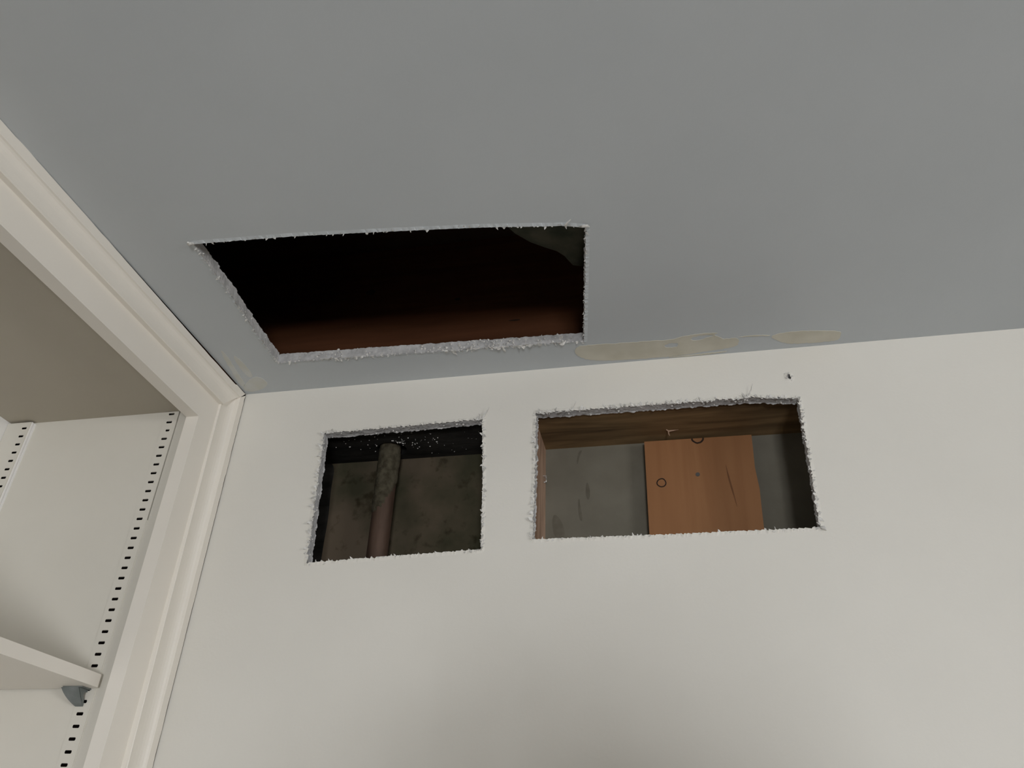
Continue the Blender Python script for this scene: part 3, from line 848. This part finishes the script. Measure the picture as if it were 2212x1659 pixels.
def skinned(name, joints, edges, root, levels=1):
    """joints: name -> (x, y, z, rx, ry)"""
    names = list(joints)
    joints = {k: (v[0], v[1], v[2] * (0.965 if k[0] not in 'fpwet' or k in ('face', 'pelvis', 'waist', 'toeL', 'toeR') else 1.0), *v[3:]) for k, v in joints.items()}
    me = bpy.data.meshes.new(name)
    me.from_pydata([joints[k][:3] for k in names], [(names.index(a), names.index(b)) for a, b in edges], [])
    o = bpy.data.objects.new(name, me); COL.objects.link(o)
    sk = o.modifiers.new('skin', 'SKIN'); sk.use_smooth_shade = True
    for i, k in enumerate(names):
        v = me.skin_vertices[0].data[i]
        v.radius = joints[k][3:5]; v.use_root = (k == root)
    sb = o.modifiers.new('smooth', 'SUBSURF'); sb.levels = levels; sb.render_levels = levels
    dg = bpy.context.evaluated_depsgraph_get(); dg.update()
    res = bpy.data.meshes.new_from_object(o.evaluated_get(dg))
    o.modifiers.clear(); o.data = res; res.name = name
    return o
J = {
    'pelvis': (0.745, -1.235, 0.98, 0.150, 0.105), 'waist': (0.745, -1.235, 1.15, 0.135, 0.095), 'chest': (0.740, -1.215, 1.38, 0.155, 0.110),
    'collar': (0.738, -1.205, 1.52, 0.090, 0.075), 'neck': (0.735, -1.190, 1.60, 0.056, 0.056), 'jaw': (0.730, -1.150, 1.685, 0.064, 0.074),
    'face': (0.728, -1.150, 1.765, 0.076, 0.094), 'crown': (0.728, -1.165, 1.835, 0.062, 0.078),
    'nose': (0.722, -1.046, 1.745, 0.010, 0.012),
    'hipL': (0.660, -1.235, 0.90, 0.088, 0.088), 'kneeL': (0.655, -1.215, 0.50, 0.058, 0.058), 'ankleL': (0.650, -1.245, 0.10, 0.040, 0.040), 'toeL': (0.635, -1.080, 0.035, 0.042, 0.030),
    'hipR': (0.830, -1.235, 0.90, 0.088, 0.088), 'kneeR': (0.845, -1.215, 0.50, 0.058, 0.058), 'ankleR': (0.850, -1.245, 0.10, 0.040, 0.040), 'toeR': (0.865, -1.080, 0.035, 0.042, 0.030),
    'shL': (0.560, -1.205, 1.50, 0.060, 0.060), 'elL': (0.450, -1.020, 1.545, 0.043, 0.043), 'wrL': (0.494, -0.930, 1.775, 0.027, 0.031),
    'shR': (0.915, -1.205, 1.50, 0.060, 0.060), 'elR': (0.935, -1.000, 1.560, 0.043, 0.043), 'wrR': (0.760, -0.960, 1.790, 0.027, 0.031),
}
ED = [('pelvis', 'waist'), ('waist', 'chest'), ('chest', 'collar'), ('collar', 'neck'), ('neck', 'jaw'), ('jaw', 'face'), ('face', 'crown'), ('face', 'nose'),
      ('pelvis', 'hipL'), ('hipL', 'kneeL'), ('kneeL', 'ankleL'), ('ankleL', 'toeL'), ('pelvis', 'hipR'), ('hipR', 'kneeR'), ('kneeR', 'ankleR'), ('ankleR', 'toeR'),
      ('collar', 'shL'), ('shL', 'elL'), ('elL', 'wrL'), ('collar', 'shR'), ('shR', 'elR'), ('elR', 'wrR')]
BODY_X = 0.015                               # the body stands a little to the right of the lens
for k in list(J):
    x, y, z, ra, rb = J[k]
    J[k] = (x + (0.0 if k.startswith('wr') else BODY_X * 0.5 if k.startswith('el') else BODY_X), y, z, ra, rb)
# hands close on the short ends of the phone: palm behind the edge, four fingers in front of the short end, thumb on the screen side
for side, sg in (('L', -1), ('R', 1)):
    endp = PHC + R0 * (0.0735 * sg)
    wr = Vector(J['wr' + side][:3])
    palm = endp + R0 * (0.030 * sg) - R2 * 0.032 + R1 * 0.030
    J['palm' + side] = (*palm, 0.026, 0.017)
    ED.append(('wr' + side, 'palm' + side))
    for k, (dv, ln) in enumerate(((-0.020, 0.92), (-0.003, 1.0), (0.014, 0.95), (0.029, 0.78))):
        kn = palm + (R0 * (-0.002 * sg) + R2 * 0.020) + R1 * (dv * 0.95 - 0.022)
        tip1 = endp + R0 * (0.016 * sg) + R2 * 0.004 + R1 * dv
        tip2 = endp + R0 * (0.004 * sg - 0.012 * sg * (ln - 0.9)) + R2 * 0.0125 + R1 * dv
        if side == 'L' and k < 2:               # keep the lens clear
            tip2 = endp + R0 * (0.012 * sg) + R2 * 0.006 + R1 * dv
        for nm, p, rr in (('a', kn, 0.0092), ('b', tip1, 0.0083), ('c', tip2, 0.0070)):
            J['f%s%d%s' % (side, k, nm)] = (*p, rr, rr)
        ED += [('palm' + side, 'f%s%da' % (side, k)), ('f%s%da' % (side, k), 'f%s%db' % (side, k)), ('f%s%db' % (side, k), 'f%s%dc' % (side, k))]
    t1 = palm - R0 * (0.020 * sg) - R2 * 0.006 - R1 * 0.006
    t2 = endp - R0 * (0.016 * sg) - R2 * 0.016 + R1 * 0.010
    J['t%sa' % side] = (*t1, 0.0110, 0.0110); J['t%sb' % side] = (*t2, 0.0088, 0.0088)
    ED += [('palm' + side, 't%sa' % side), ('t%sa' % side, 't%sb' % side)]
person = skinned('person', J, ED, 'pelvis', 2)
me = person.data
me.materials.clear()
for mt in (M_SKIN, M_SHIRT, M_JEANS, M_SHOE):
    me.materials.append(mt)
for p in me.polygons:
    c = p.center
    if c.z < 0.085: i = 3
    elif c.z < 0.985: i = 2
    elif c.z < 1.52 and not (c.y > -1.01 and c.z > 1.60): i = 1
    else: i = 0
    p.material_index = i; p.use_smooth = True
tag(person, 'person in grey shirt holding up a phone, casting the soft wall shadow', 'person')
hd = MB()
def ball(c, rx, ry, rz, zmin=-1.0, n=18, k=10):
    vs, fs = [], []
    for j in range(k + 1):
        th = math.pi * j / k
        zz = max(math.cos(th), zmin)
        for i in range(n):
            a = 2 * math.pi * i / n
            vs.append((c[0] + rx * math.sin(th) * math.cos(a), c[1] + ry * math.sin(th) * math.sin(a), c[2] + rz * zz))
    for j in range(k):
        for i in range(n):
            fs.append((j * n + i, j * n + (i + 1) % n, (j + 1) * n + (i + 1) % n, (j + 1) * n + i))
    return vs, fs
vs, fs = ball((0.743, -1.172, 1.732), 0.087, 0.098, 0.088, -0.35)
vs = [(x, min(y, -1.085 - 0.35 * max(0, 1.767 - z)), z) for x, y, z in vs]
hd.add(vs, fs, 0, True); hd.build('hair', M_HAIR, person)
for sx in (-1, 1):
    e = MB(); vs, fs = ball((0.743 + 0.030 * sx, -1.066, 1.703), 0.012, 0.010, 0.009, n=10, k=6); e.add(vs, fs, 0, True); e.build('eye', M_EYE, person)
    e = MB(); vs, fs = ball((0.743 + 0.080 * sx, -1.155, 1.694), 0.010, 0.018, 0.032, n=10, k=6); e.add(vs, fs, 0, True); e.build('ear', M_SKIN, person)
e = MB(); vs, fs = ball((0.742, -1.062, 1.648), 0.024, 0.010, 0.007, n=10, k=6); e.add(vs, fs, 0, True)
e.build('mouth', mottled('lips', (0.42, 0.19, 0.16), (0.45, 0.21, 0.18), 30), person)
